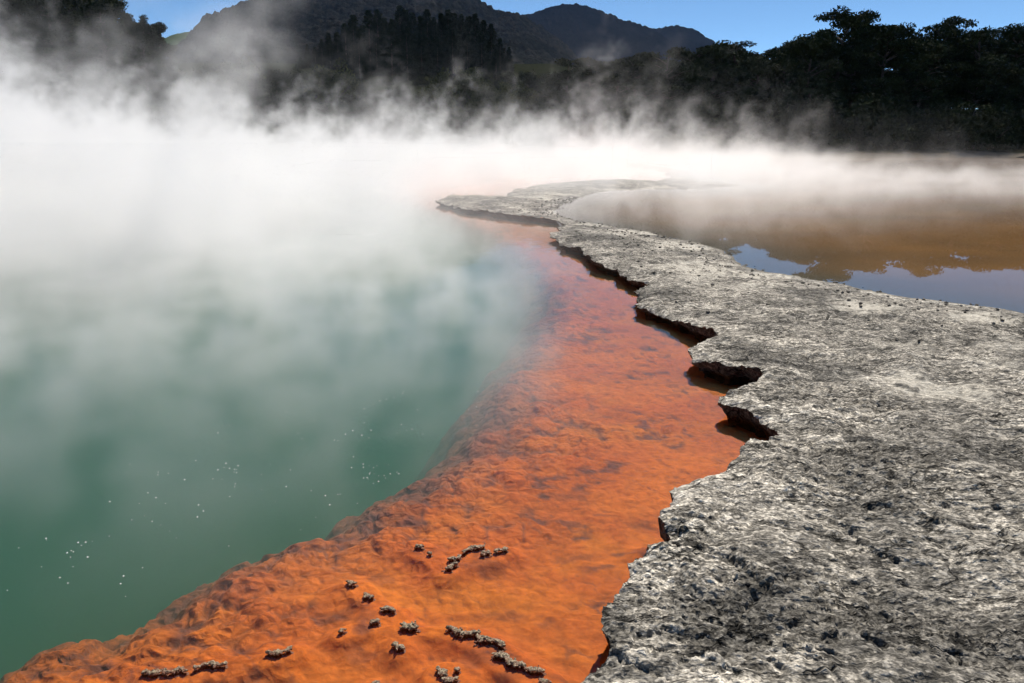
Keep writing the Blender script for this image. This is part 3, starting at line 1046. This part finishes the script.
def make_pine(seed, mat, H=13.0, nb=52):
    rr = np.random.default_rng(seed)
    tub = Tubes()
    hz_ = np.linspace(0, H, 9)
    tr = np.column_stack([np.cumsum(rr.normal(0, 0.1, (9, 2)), 0), hz_])
    tub.add(tr, np.linspace(0.24, 0.04, 9), 8)
    C, Rr, N = [], [], []
    for k in range(nb):
        h = H * rr.uniform(0.22, 1.0)
        L = 2.9 * (1.05 - (h / H)) ** 0.6 * rr.uniform(0.5, 1.1) + 0.3
        a = k * 2.39 + rr.normal() * 0.3
        p0 = np.array([np.interp(h, hz_, tr[:, 0]), np.interp(h, hz_, tr[:, 1]), h])
        tip = p0 + np.array([math.cos(a) * L, math.sin(a) * L, 0.35 * L])
        tub.add([p0, (p0 + tip) / 2 + np.array([0, 0, -0.1]), tip], [0.06, 0.04, 0.012], 5)
        for f in (0.5, 0.72, 0.88, 1.02):
            C.append(p0 + (tip - p0) * f + rr.normal(size=3) * 0.22)
            r = rr.uniform(0.42, 0.75)
            Rr.append(np.array([r, r, r * 0.7]))
            N.append(int(110 * (r / 0.5) ** 2))
    V, F_, c = leaves(rr, C, Rr, N, 0.12)
    return finish('pine_tree', tub, 'trunk', V, F_, c, 'crown', mat)


ORD = ['first', 'second', 'third', 'fourth', 'fifth', 'sixth', 'seventh', 'eighth', 'ninth', 'tenth', 'eleventh', 'twelfth', 'thirteenth', 'fourteenth', 'fifteenth', 'sixteenth',
       'seventeenth', 'eighteenth', 'nineteenth', 'twentieth'] + ['twenty-' + s_ for s_ in ('first', 'second', 'third', 'fourth', 'fifth', 'sixth', 'seventh', 'eighth', 'ninth')] + ['thirtieth'] + \
      ['thirty-' + s_ for s_ in ('first', 'second', 'third', 'fourth', 'fifth', 'sixth', 'seventh', 'eighth', 'ninth')]
USED = set()


def copy_thing(root):
    if root.name not in USED:
        USED.add(root.name)
        return root
    c = root.copy()
    COL.objects.link(c)
    for ch in list(root.children):
        d = ch.copy()
        COL.objects.link(d)
        d.parent = c
    return c


def plant(proto, H0, px, top_y, D, label, cat, group, wide=1.0, sink=0.15):
    p = at_dist(px, top_y, D)
    zb = float(bank_z(np.array([p[0]]), np.array([D]))[0])
    h = max(1.2, p[2] - zb)
    o = copy_thing(proto)
    o.location = (p[0], D, zb - sink)
    s_ = h / H0
    o.scale = (s_ * wide, s_ * wide, s_)
    o.rotation_euler = (0, 0, random.uniform(0, 6.28))
    tag(o, label, cat, group)
    return o


EV = [make_evergreen(s_, m_leaf_dark, spread=sp_, nl=n_) for s_, sp_, n_ in ((1, 4.2, 30), (2, 4.8, 32), (3, 3.7, 26), (4, 5.0, 34))]
EH = 12.3
SH = [make_shrub(s_, m_leaf_dark, W_=w_) for s_, w_ in ((11, 2.2), (12, 2.6), (13, 1.9))]
SO = [make_shrub(s_, m_leaf_olive, W_=w_) for s_, w_ in ((14, 2.3), (15, 2.6))]
SG = [make_shrub(s_, m_leaf_grey, W_=2.4, per=60) for s_ in (16,)]
SHH = 3.3
CO = [make_conifer(s_, m_needle, 15.0, w_) for s_, w_ in ((21, 3.6), (22, 4.2), (23, 3.2))]
PI_ = [make_pine(s_, m_leaf_dark) for s_ in (31, 32)]

# tall evergreens of the right bank, from right to left
row = [(1190, 18), (1150, 8), (1105, 14), (1062, 10), (1015, 15), (983, 16), (953, 10), (922, 27), (890, 13), (862, 1), (838, 4), (812, 24), (788, 37), (764, 43), (742, 35), (718, 35), (692, 40), (666, 39), (642, 47), (618, 51), (594, 52), (570, 52)]
for i, (px, ty) in enumerate(row):
    plant(EV[(i * 3 + 1) % 4], EH, px, ty, 71 + 7 * random.random(), 'tall dark evergreen of the far bank\'s front row, %s from the right' % ORD[i], 'tree', 'tall evergreens on the far bank', random.uniform(0.95, 1.25) if px > 800 else random.uniform(1.1, 1.5))
row2 = [(1120, 22), (1080, 24), (1038, 20), (1000, 25), (970, 22), (938, 32), (906, 30), (876, 14), (850, 14), (825, 26), (800, 40), (776, 48), (752, 46), (730, 45), (704, 47), (680, 48), (654, 54), (630, 58), (606, 60), (580, 62)]
for i, (px, ty) in enumerate(row2):
    plant(EV[(i * 3) % 4], EH, px, ty + 3, 84 + 8 * random.random(), 'dark evergreen behind the far bank\'s front row, %s from the right' % ORD[i], 'tree', 'evergreens behind the front row', 1.35)
lo = [(1160 - 16.5 * k, 84 + 14 * math.sin(k * 1.9) + (8 if k % 3 == 0 else 0)) for k in range(39)]
for i, (px, ty) in enumerate(lo):
    plant(SH[i % 3], SHH, px + random.uniform(-5, 5), ty, 64.5 + 3.5 * random.random(), 'black-green bushy shrub at the foot of the evergreens, %s from the right' % ORD[i], 'shrub', 'shrubs at the foot of the evergreens', random.uniform(0.8, 1.1))

# bushes of the middle bank
mid = [(557, 62, 84, 0), (540, 84, 74, 0), (520, 74, 82, 1), (497, 70, 90, 1), (476, 62, 96, 1), (455, 55, 100, 2), (434, 76, 86, 1), (415, 84, 80, 0), (398, 72, 98, 0), (378, 92, 76, 3), (360, 70, 100, 0), (352, 88, 84, 3),
       (330, 52, 98, 2), (312, 56, 104, 0), (308, 88, 78, 3), (290, 72, 92, 0), (275, 84, 80, 3), (258, 60, 96, 0), (238, 48, 100, 1), (222, 44, 104, 0), (210, 66, 86, 0), (192, 56, 96, 1), (178, 70, 80, 0), (470, 96, 70, 0), (505, 100, 68, 0), (440, 104, 68, 0), (400, 108, 68, 3), (345, 112, 67, 0), (535, 112, 66, 0), (572, 60, 112, 0), (548, 62, 118, 0), (526, 60, 122, 0), (508, 62, 118, 0), (486, 66, 122, 0), (462, 70, 124, 0), (420, 70, 122, 0), (385, 70, 122, 0), (345, 68, 122, 0), (320, 62, 124, 0), (296, 58, 120, 0), (270, 56, 124, 0), (246, 54, 120, 0)]
nm = {0: 'dark green rounded bush', 1: 'olive green bush', 2: 'big bright olive domed bush', 3: 'grey twiggy bush'}
cnt = {}
for px, ty, D, k in sorted(mid, reverse=True):
    i = cnt.get(k, 0)
    cnt[k] = i + 1
    pr = {0: SH[i % 3], 1: SO[i % 2], 2: SO[(i + 1) % 2], 3: SG[0]}[k]
    plant(pr, SHH, px, ty, D, '%s on the middle far bank, %s such from the right' % (nm[k], ORD[i]), 'shrub', nm[k].replace('bush', 'bushes') + ' of the middle bank', 0.9)

# the dark stand of conifers
env = np.array([(298, 44), (318, 34), (335, 26), (350, 15), (380, 7), (405, 4), (430, 3), (445, 7), (470, 12), (488, 20), (500, 32), (512, 44)])
k = 0
xs = []
px = 300.0
while px < 512:
    xs.append((px, 146 + 18 * random.random(), random.uniform(-3, 12)))
    px += random.uniform(6.0, 9.5)
px = 296.0
while px < 516:
    xs.append((px, 128 + 12 * random.random(), random.uniform(12, 30)))
    px += random.uniform(13, 19)
for px, D, dy in sorted(xs, reverse=True):
    ty = float(np.interp(px, env[:, 0], env[:, 1])) + dy
    tall = 'tall' if D > 145 else 'shorter front'
    k += 1
    n_ = sum(1 for q in xs if q[0] >= px and (q[1] > 145) == (D > 145)) - 1
    plant(CO[k % 3], 15.0, px, ty, D, '%s dark conifer below the hill, %s of its row from the right' % (tall, ORD[n_]), 'conifer', 'conifers below the hill', random.uniform(0.85, 1.2))

# pines and trees at the left, half lost in the steam
lf = [(158, 24, 86, 1), (138, 14, 78, 0), (112, 2, 80, 1), (92, -14, 76, 0), (66, -10, 82, 1), (40, -22, 78, 0), (14, -16, 84, 1), (-14, -25, 80, 0), (-50, -15, 80, 1), (148, 30, 92, 0), (124, 14, 94, 1), (102, 8, 92, 0), (78, 0, 95, 1), (52, -8, 92, 0), (26, -4, 94, 1), (0, -10, 92, 0)]
for i, (px, ty, D, k) in enumerate(sorted(lf, reverse=True)):
    plant(PI_[k], 13.4, px, ty, D, 'dark pine above the steam at the far left, %s from the right' % ORD[i], 'pine tree', 'pines at the left end', 1.0 if px > 120 else 1.25)
lf2 = [(168, 74, 74, 0), (150, 62, 84, 1), (128, 66, 76, 2), (104, 58, 84, 0), (80, 52, 76, 1), (52, 48, 84, 2), (24, 50, 76, 0), (-6, 40, 80, 1)]
for i, (px, ty, D, k) in enumerate(lf2):
    plant(SH[k], SHH, px, ty, D, 'dark bush under the pines at the far left, %s from the right' % ORD[i], 'shrub', 'bushes under the pines', 0.8)

for pr in EV + SH + SO + SG + CO + PI_:
    if pr.name not in USED:
        for ch in list(pr.children):
            bpy.data.objects.remove(ch)
        bpy.data.objects.remove(pr)

# ------------------------------------------------------------------ crusted lumps standing out of the shallow water
m_clump, nt, out = new_mat('mineral_crust')
P = pos_of(nt)
n1 = noise_node(nt, P, 90, 4, 0.7)
n2 = noise_node(nt, P, 420, 2, 0.6)
c = ramp(nt, n1.outputs[0], [(0.34, (0.04, 0.026, 0.015)), (0.5, (0.18, 0.13, 0.07)), (0.66, (0.42, 0.33, 0.20))])
g_ = S(nt, n2.outputs[0]).step(0.66, 0.72)
sz_ = nt.nodes.new('ShaderNodeSeparateXYZ'); nt.links.new(P, sz_.inputs[0])
st_ = (S(nt, sz_.outputs[2]) + (S(nt, n1.outputs[0]) - 0.5) * 0.02).step(0.006, 0.016)
c = mixc(nt, st_.s, (0.16, 0.045, 0.010), c)
c = mixc(nt, g_.s, c, (0.85, 0.82, 0.76))  # sparkling water glints painted in as white grains
principled(nt, out, c, 0.6, bump(nt, n1.outputs[0], 0.8, 0.006), 0.5)


def make_clump(p0, p1, wd, hh, seed, label):
    rr = np.random.default_rng(seed)
    a, b = gp(*p0, 0.01), gp(*p1, 0.01)
    c = (a + b) / 2
    L = np.hypot(*(b - a))
    n = int(24 + 1150 * (L + wd) * wd / 0.05)
    bm = bmesh.new()
    ax = (b - a) / (L + 1e-9) if L > 1e-6 else np.array([1.0, 0.0])
    nx = np.array([-ax[1], ax[0]])
    for k in range(n):
        t = rr.uniform(-0.5, 0.5)
        wv = wd * (0.6 + 0.4 * math.sin(t * 9 + seed)) * (1 - (2 * abs(t)) ** 4 * 0.6)
        s_ = rr.normal() * 0.28
        p = ax * (t * L) + nx * (s_ * wv) + rr.normal(size=2) * wd * 0.10 + nx * 0.012 * math.sin(t * 7 + seed * 2) * min(1, L * 6)
        r = rr.uniform(0.003, 0.0065)
        zz = 0.38 * hh * (1 - min(1, abs(s_) * 1.6) ** 2) * rr.uniform(0.3, 1.0) * (0.7 + 0.3 * math.sin(t * 13 + seed))
        ret = bmesh.ops.create_icosphere(bm, subdivisions=1, radius=r)
        vs_ = ret['verts']
        bmesh.ops.translate(bm, verts=vs_, vec=(p[0], p[1], zz))
        if k % 2 == 0:
            ret = bmesh.ops.create_icosphere(bm, subdivisions=1, radius=0.011)
            bmesh.ops.translate(bm, verts=ret['verts'], vec=(p[0], p[1], zz * 0.4 - 0.02))
            ret = bmesh.ops.create_icosphere(bm, subdivisions=1, radius=0.014)
            bmesh.ops.translate(bm, verts=ret['verts'], vec=(p[0], p[1], -0.045))
    me = bpy.data.meshes.new('mineral_clump')
    bm.to_mesh(me)
    bm.free()
    me.materials.append(m_clump)
    o = bpy.data.objects.new('mineral_clump', me)
    COL.objects.link(o)
    o.location = (c[0], c[1], 0.004)
    md = o.modifiers.new('weld', 'REMESH')
    md.mode = 'VOXEL'
    md.voxel_size = 0.0028
    tag(o, label, 'rock clump', 'crusted clumps on the orange shelf')
    return o


for k, (a, b, wd, hh, lab) in enumerate(clumps):
    make_clump(a, b, wd * 0.95, hh, 40 + k, lab)

# ------------------------------------------------------------------ bubbles on the pool
m_bub, nt, out = new_mat('bubble_foam')
principled(nt, out, (0.85, 0.86, 0.84), 0.25, None, 0.6)
bm = bmesh.new()
bmesh.ops.create_icosphere(bm, subdivisions=2, radius=0.0039)
me = bpy.data.meshes.new('bubble')
bm.to_mesh(me)
bm.free()
me.materials.append(m_bub)
rr = np.random.default_rng(77)
pts = []
for cx_, cy_, n_, s_ in ((72, 546, 10, 14), (455, 548, 0, 1), (378, 474, 18, 12), (230, 470, 10, 16), (160, 480, 8, 40), (280, 490, 10, 36), (330, 500, 9, 34), (370, 430, 12, 40), (440, 395, 10, 26), (200, 520, 8, 50), (90, 580, 6, 40), (300, 440, 14, 70), (120, 520, 8, 70), (40, 560, 4, 40), (250, 420, 12, 80), (330, 400, 10, 60), (430, 290, 2, 10)):
    for q in range(n_):
        pts.append((cx_ + rr.normal() * s_, cy_ + rr.normal() * s_ * 0.45))
for q in pts:
    p = gp(q[0], q[1], 0.002)
    s2, e2 = seg_dist(p[None], shelf)
    if e2[0] < 0 and s2[0] < 5:                         # over the shelf
        continue
    o = bpy.data.objects.new('bubble', me)
    COL.objects.link(o)
    o.location = (p[0], p[1], 0.001)
    sc1 = rr.uniform(0.5, 1.15) * max(1, np.hypot(*p) / 7)
    o.scale = (sc1, sc1, sc1 * 0.7)
    tag(o, 'tiny white bubble floating on the green pool', 'bubble', 'white bubbles on the pool')

# ------------------------------------------------------------------ loose gravel by the pond
bm = bmesh.new()
rr = np.random.default_rng(88)
ico = bmesh.new()
bmesh.ops.create_icosphere(ico, subdivisions=1, radius=1.0)
bv = np.array([v.co[:] for v in ico.verts]); bf = np.array([[v.index for v in f.verts] for f in ico.faces])
ico.free()
bm.free()
L_ = np.hypot(*(np.diff(pond[:28], axis=0)).T)
cum = np.concatenate([[0], np.cumsum(L_)])
Vg, Fg, kk = [], [], 0
N = 750
tt = rr.uniform(0, cum[-1], N)
bx_, by_ = np.interp(tt, cum, pond[:28, 0]), np.interp(tt, cum, pond[:28, 1])
off = rr.exponential(1.1, N) - 0.15
an = rr.uniform(0, 2 * np.pi, N)
Pg = np.column_stack([bx_ + np.cos(an) * 0.15 - off * 0.45, by_ + np.sin(an) * 0.15 - off * 0.9])
dgg, _ = seg_dist(Pg, edge_d[::2])
okg = (dgg > 0.25) & inside(Pg, poly) & (Pg[:, 1] < 24)
Pg = Pg[okg]
zg = terrace_height(Pg, dgg[okg])[0]
for p, z_ in zip(Pg, zg):
    r = rr.uniform(0.007, 0.020) * (0.8 + 0.03 * p[1])
    v = bv * rr.uniform(0.7, 1.3, (len(bv), 1)) * r * np.array([rr.uniform(0.8, 1.4), rr.uniform(0.8, 1.4), 0.7])
    Vg.append(v + np.array([p[0], p[1], z_ + r * 0.3]))
    Fg.append(bf + kk)
    kk += len(bv)
m_grav, nt, out = new_mat('dark_gravel')
n1 = noise_node(nt, pos_of(nt), 14, 3, 0.6)
principled(nt, out, ramp(nt, n1.outputs[0], [(0.35, (0.05, 0.045, 0.04)), (0.65, (0.20, 0.18, 0.15))]), 0.9, None, 0.2)
o = mesh_obj('gravel', np.vstack(Vg), np.vstack(Fg), m_grav, smooth=False)
tag(o, 'dark loose gravel scattered along the pond edge', 'gravel', kind='stuff')

# ------------------------------------------------------------------ air
m_haze, nt, out = new_mat('haze')
v = nt.nodes.new('ShaderNodeVolumePrincipled')
v.inputs['Color'].default_value = (0.30, 0.52, 1.0, 1)
v.inputs['Density'].default_value = 0.00005
nt.links.new(v.outputs[0], out.inputs['Volume'])
bm = bmesh.new()
bmesh.ops.create_cube(bm, size=1.0)
for v_ in bm.verts:
    v_.co = Vector((v_.co.x * 4600, -60 + (v_.co.y + 0.5) * 2600, -4.5 + (v_.co.z + 0.5) * 330))
me = bpy.data.meshes.new('haze')
bm.to_mesh(me)
bm.free()
me.materials.append(m_haze)
o = bpy.data.objects.new('haze', me)
COL.objects.link(o)
o['kind'] = 'stuff'

# ------------------------------------------------------------------ steam: real density grids hugging the water
def steam_mat(name, color, aniso):
    m, nt, out = new_mat(name)
    v = nt.nodes.new('ShaderNodeVolumePrincipled')
    v.inputs['Color'].default_value = (*color, 1)
    v.inputs['Density'].default_value = 1.0
    v.inputs['Anisotropy'].default_value = aniso
    nt.links.new(v.outputs[0], out.inputs['Volume'])
    return m


m_steam = steam_mat('steam', (0.99, 0.985, 0.985), 0.4)


def steam_volume(name, lo, hi, vox, field):
    ng = bpy.data.node_groups.new(name, 'GeometryNodeTree')
    ng.interface.new_socket('Geometry', in_out='INPUT', socket_type='NodeSocketGeometry')
    ng.interface.new_socket('Geometry', in_out='OUTPUT', socket_type='NodeSocketGeometry')
    go = ng.nodes.new('NodeGroupOutput')
    vc = ng.nodes.new('GeometryNodeVolumeCube')
    vc.inputs['Min'].default_value = lo
    vc.inputs['Max'].default_value = hi
    for k, ax in enumerate('XYZ'):
        vc.inputs['Resolution ' + ax].default_value = int((hi[k] - lo[k]) / vox[k])
    P = ng.nodes.new('GeometryNodeInputPosition').outputs[0]
    sx = ng.nodes.new('ShaderNodeSeparateXYZ')
    ng.links.new(P, sx.inputs[0])
    x, y, z = (S(ng, sx.outputs[k]) for k in range(3))
    d = (field(ng, P, x, y, z) - 0.012).mx(0.0) + 0.0004
    ng.links.new(d.s, vc.inputs['Density'])
    sm = ng.nodes.new('GeometryNodeSetMaterial')
    sm.inputs['Material'].default_value = m_steam
    ng.links.new(vc.outputs[0], sm.inputs[0])
    ng.links.new(sm.outputs[0], go.inputs[0])
    me = bpy.data.meshes.new(name)
    me.materials.append(m_steam)
    o = bpy.data.objects.new(name, me)
    COL.objects.link(o)
    md = o.modifiers.new('steam', 'NODES')
    md.node_group = ng
    return o


def comb(ng, x, y, z):
    n = ng.nodes.new('ShaderNodeCombineXYZ')
    for k, v in enumerate((x, y, z)):
        if isinstance(v, S):
            ng.links.new(v.s, n.inputs[k])
        else:
            n.inputs[k].default_value = v
    return n.outputs[0]


def curve_of(ng, v, pts):
    """piecewise linear function of a field"""
    xs = [p[0] for p in pts]; ys = [p[1] for p in pts]
    lo, hi, m0, m1 = xs[0], xs[-1], min(ys), max(ys)
    n = ng.nodes.new('ShaderNodeFloatCurve')
    c = n.mapping.curves[0]
    while len(c.points) < len(pts):
        c.points.new(0.5, 0.5)
    for k, (a, b) in enumerate(pts):
        c.points[k].location = ((a - lo) / (hi - lo), (b - m0) / (m1 - m0 + 1e-9))
        c.points[k].handle_type = 'VECTOR'
    n.mapping.update()
    t = ((v - lo) / (hi - lo)).sat()
    ng.links.new(t.s, n.inputs['Value'])
    return S(ng, n.outputs[0]) * (m1 - m0) + m0


# x of the broken rock edge as a function of y (steam forms left of it, over the pool)
EDGE_XY = [(0.0, 0.2), (2.6, 0.3), (4.0, 1.0), (5.5, 1.6), (7.5, 1.7), (9.5, 1.6), (12.0, 1.7), (16.0, 1.0), (19.5, 0.8), (21.5, -2.0), (26.0, -1.0), (30.0, 3.0), (36.0, 7.0), (62.0, 8.0)]


def puffs(ng, P, x, y, z, scale, lean, warp_amt, seed, detail=5.0, zst=0.6, rough=0.6):
    """turbulent billow noise, warped, leaning with the breeze as it rises"""
    q = comb(ng, x - z * lean + seed, y + seed * 0.7, z * zst)
    wn = noise_node(ng, q, scale * 0.9, 2, 0.5)
    sub = ng.nodes.new('ShaderNodeVectorMath'); sub.operation = 'SUBTRACT'
    ng.links.new(wn.outputs['Color'], sub.inputs[0]); sub.inputs[1].default_value = (0.5, 0.5, 0.5)
    scl = ng.nodes.new('ShaderNodeVectorMath'); scl.operation = 'SCALE'
    ng.links.new(sub.outputs[0], scl.inputs[0]); scl.inputs['Scale'].default_value = warp_amt
    ad = ng.nodes.new('ShaderNodeVectorMath'); ad.operation = 'ADD'
    ng.links.new(q, ad.inputs[0]); ng.links.new(scl.outputs[0], ad.inputs[1])
    n = noise_node(ng, ad.outputs[0], scale, detail, rough)
    return S(ng, n.outputs[0])


def far_field(ng, P, x, y, z):
    ax = x * 40.0 / y.mx(8.0)                        # x as seen at 40 m
    H = curve_of(ng, ax, [(-28, 6.8), (-25, 5.4), (-22, 4.1), (-19, 3.3), (-12, 3.1), (-6, 2.9), (0, 3.0), (6, 3.3), (11, 2.6), (18, 1.2), (30, 0.7)])
    rho = curve_of(ng, ax, [(-28, 0.55), (-12, 0.52), (-3, 0.42), (3, 0.32), (10, 0.20), (18, 0.125), (30, 0.11)])
    # plumes: columns where the steam rises higher
    pl = S(ng, noise_node(ng, comb(ng, x - z * 0.4, y, 0.0), 0.20, 3, 0.6).outputs[0])
    Hh = H * pl.step(0.34, 0.68, 0.35, 1.55)
    n = puffs(ng, P, x, y, z, 0.50, 0.28, 2.8, 3.0, 7.0, 0.85, 0.68)
    zh = z / Hh
    thr = zh.pw(0.55) * 0.22 + 0.36
    puff = (n - thr).step(0.0, 0.075) * 1.25
    body = (zh * -0.9).exp()
    ground_ = (z * -2.4).exp() * n.step(0.36, 0.58) * 0.6
    d = rho * (puff * body + ground_)
    ex = curve_of(ng, y, EDGE_XY)
    # the air above the near rock and the near half of the pond stays clear
    clear = (x - ex).step(-0.6, 1.2) * (1.0 - (y - 11.0 - x * 0.10).step(0.0, 9.0))
    # less over the orange shallows next to the rock
    shal = (x - ex).step(-6.0, -1.5) * (1.0 - y.step(21.0, 28.0))
    back = ax.step(10.0, 18.0) * y.step(34.0, 44.0)
    rimc = ax.step(-6.0, -3.0) * (1.0 - ax.step(7.0, 10.0)) * (1.0 - y.step(29.0, 36.0))
    fy = y.step(8.0, 17.0) * (1.0 - y.step(59.0, 63.0)) * (1.0 - rimc * 0.6)
    return d * fy * (1.0 - clear) * (1.0 - shal * 0.72) * (1.0 - back * 0.8)


def near_field(ng, P, x, y, z):
    ex = curve_of(ng, y, EDGE_XY)
    n = puffs(ng, P, x, y, z, 1.2, 0.2, 1.3, 11.0, 6.0, 0.42, 0.64)
    n2 = S(ng, noise_node(ng, comb(ng, x, y * 0.6, z * 0.2), 0.45, 2, 0.5).outputs[0])
    H = n2.step(0.3, 0.7, 0.25, 0.95)
    d = ((z / H) * -1.5).exp() * (n - 0.41 - z * 0.08).step(0.0, 0.15)
    ramp_y = curve_of(ng, y - x * 0.15, [(3.0, 0.10), (5.0, 0.34), (7.0, 0.62), (10.0, 0.74), (14.0, 0.6), (18.0, 0.6)])
    fy = 1.0 - y.step(11.0, 18.0)
    mx_ = 1.0 - (x - ex).step(-2.6, -0.4)
    top = 1.0 - z.step(1.3, 1.75)
    return d * ramp_y * fy * mx_ * top


st = steam_volume('steam', (-40, 8, 0.02), (34, 63, 9.5), (0.2, 0.22, 0.16), far_field)
tag(st, 'white steam rising off the hot pool', 'steam', kind='stuff')
st2 = steam_volume('steam', (-16, 2.6, 0.02), (2.4, 18, 1.8), (0.1, 0.1, 0.07), near_field)
tag(st2, 'thin veil of steam over the green water', 'steam', kind='stuff')


# ------------------------------------------------------------------ render settings
vs = SC.view_settings
vs.view_transform = 'Standard'
vs.look = 'None'
vs.exposure = 0.40
vs.gamma = 1.0
SC.cycles.use_denoising = True
SC.cycles.max_bounces = 6
SC.cycles.transparent_max_bounces = 16
SC.cycles.volume_bounces = 4
SC.cycles.volume_step_rate = 2.6
SC.cycles.use_adaptive_sampling = True
SC.cycles.adaptive_threshold = 0.04
SC.cycles.adaptive_min_samples = 16
SC.cycles.sample_clamp_indirect = 8.0
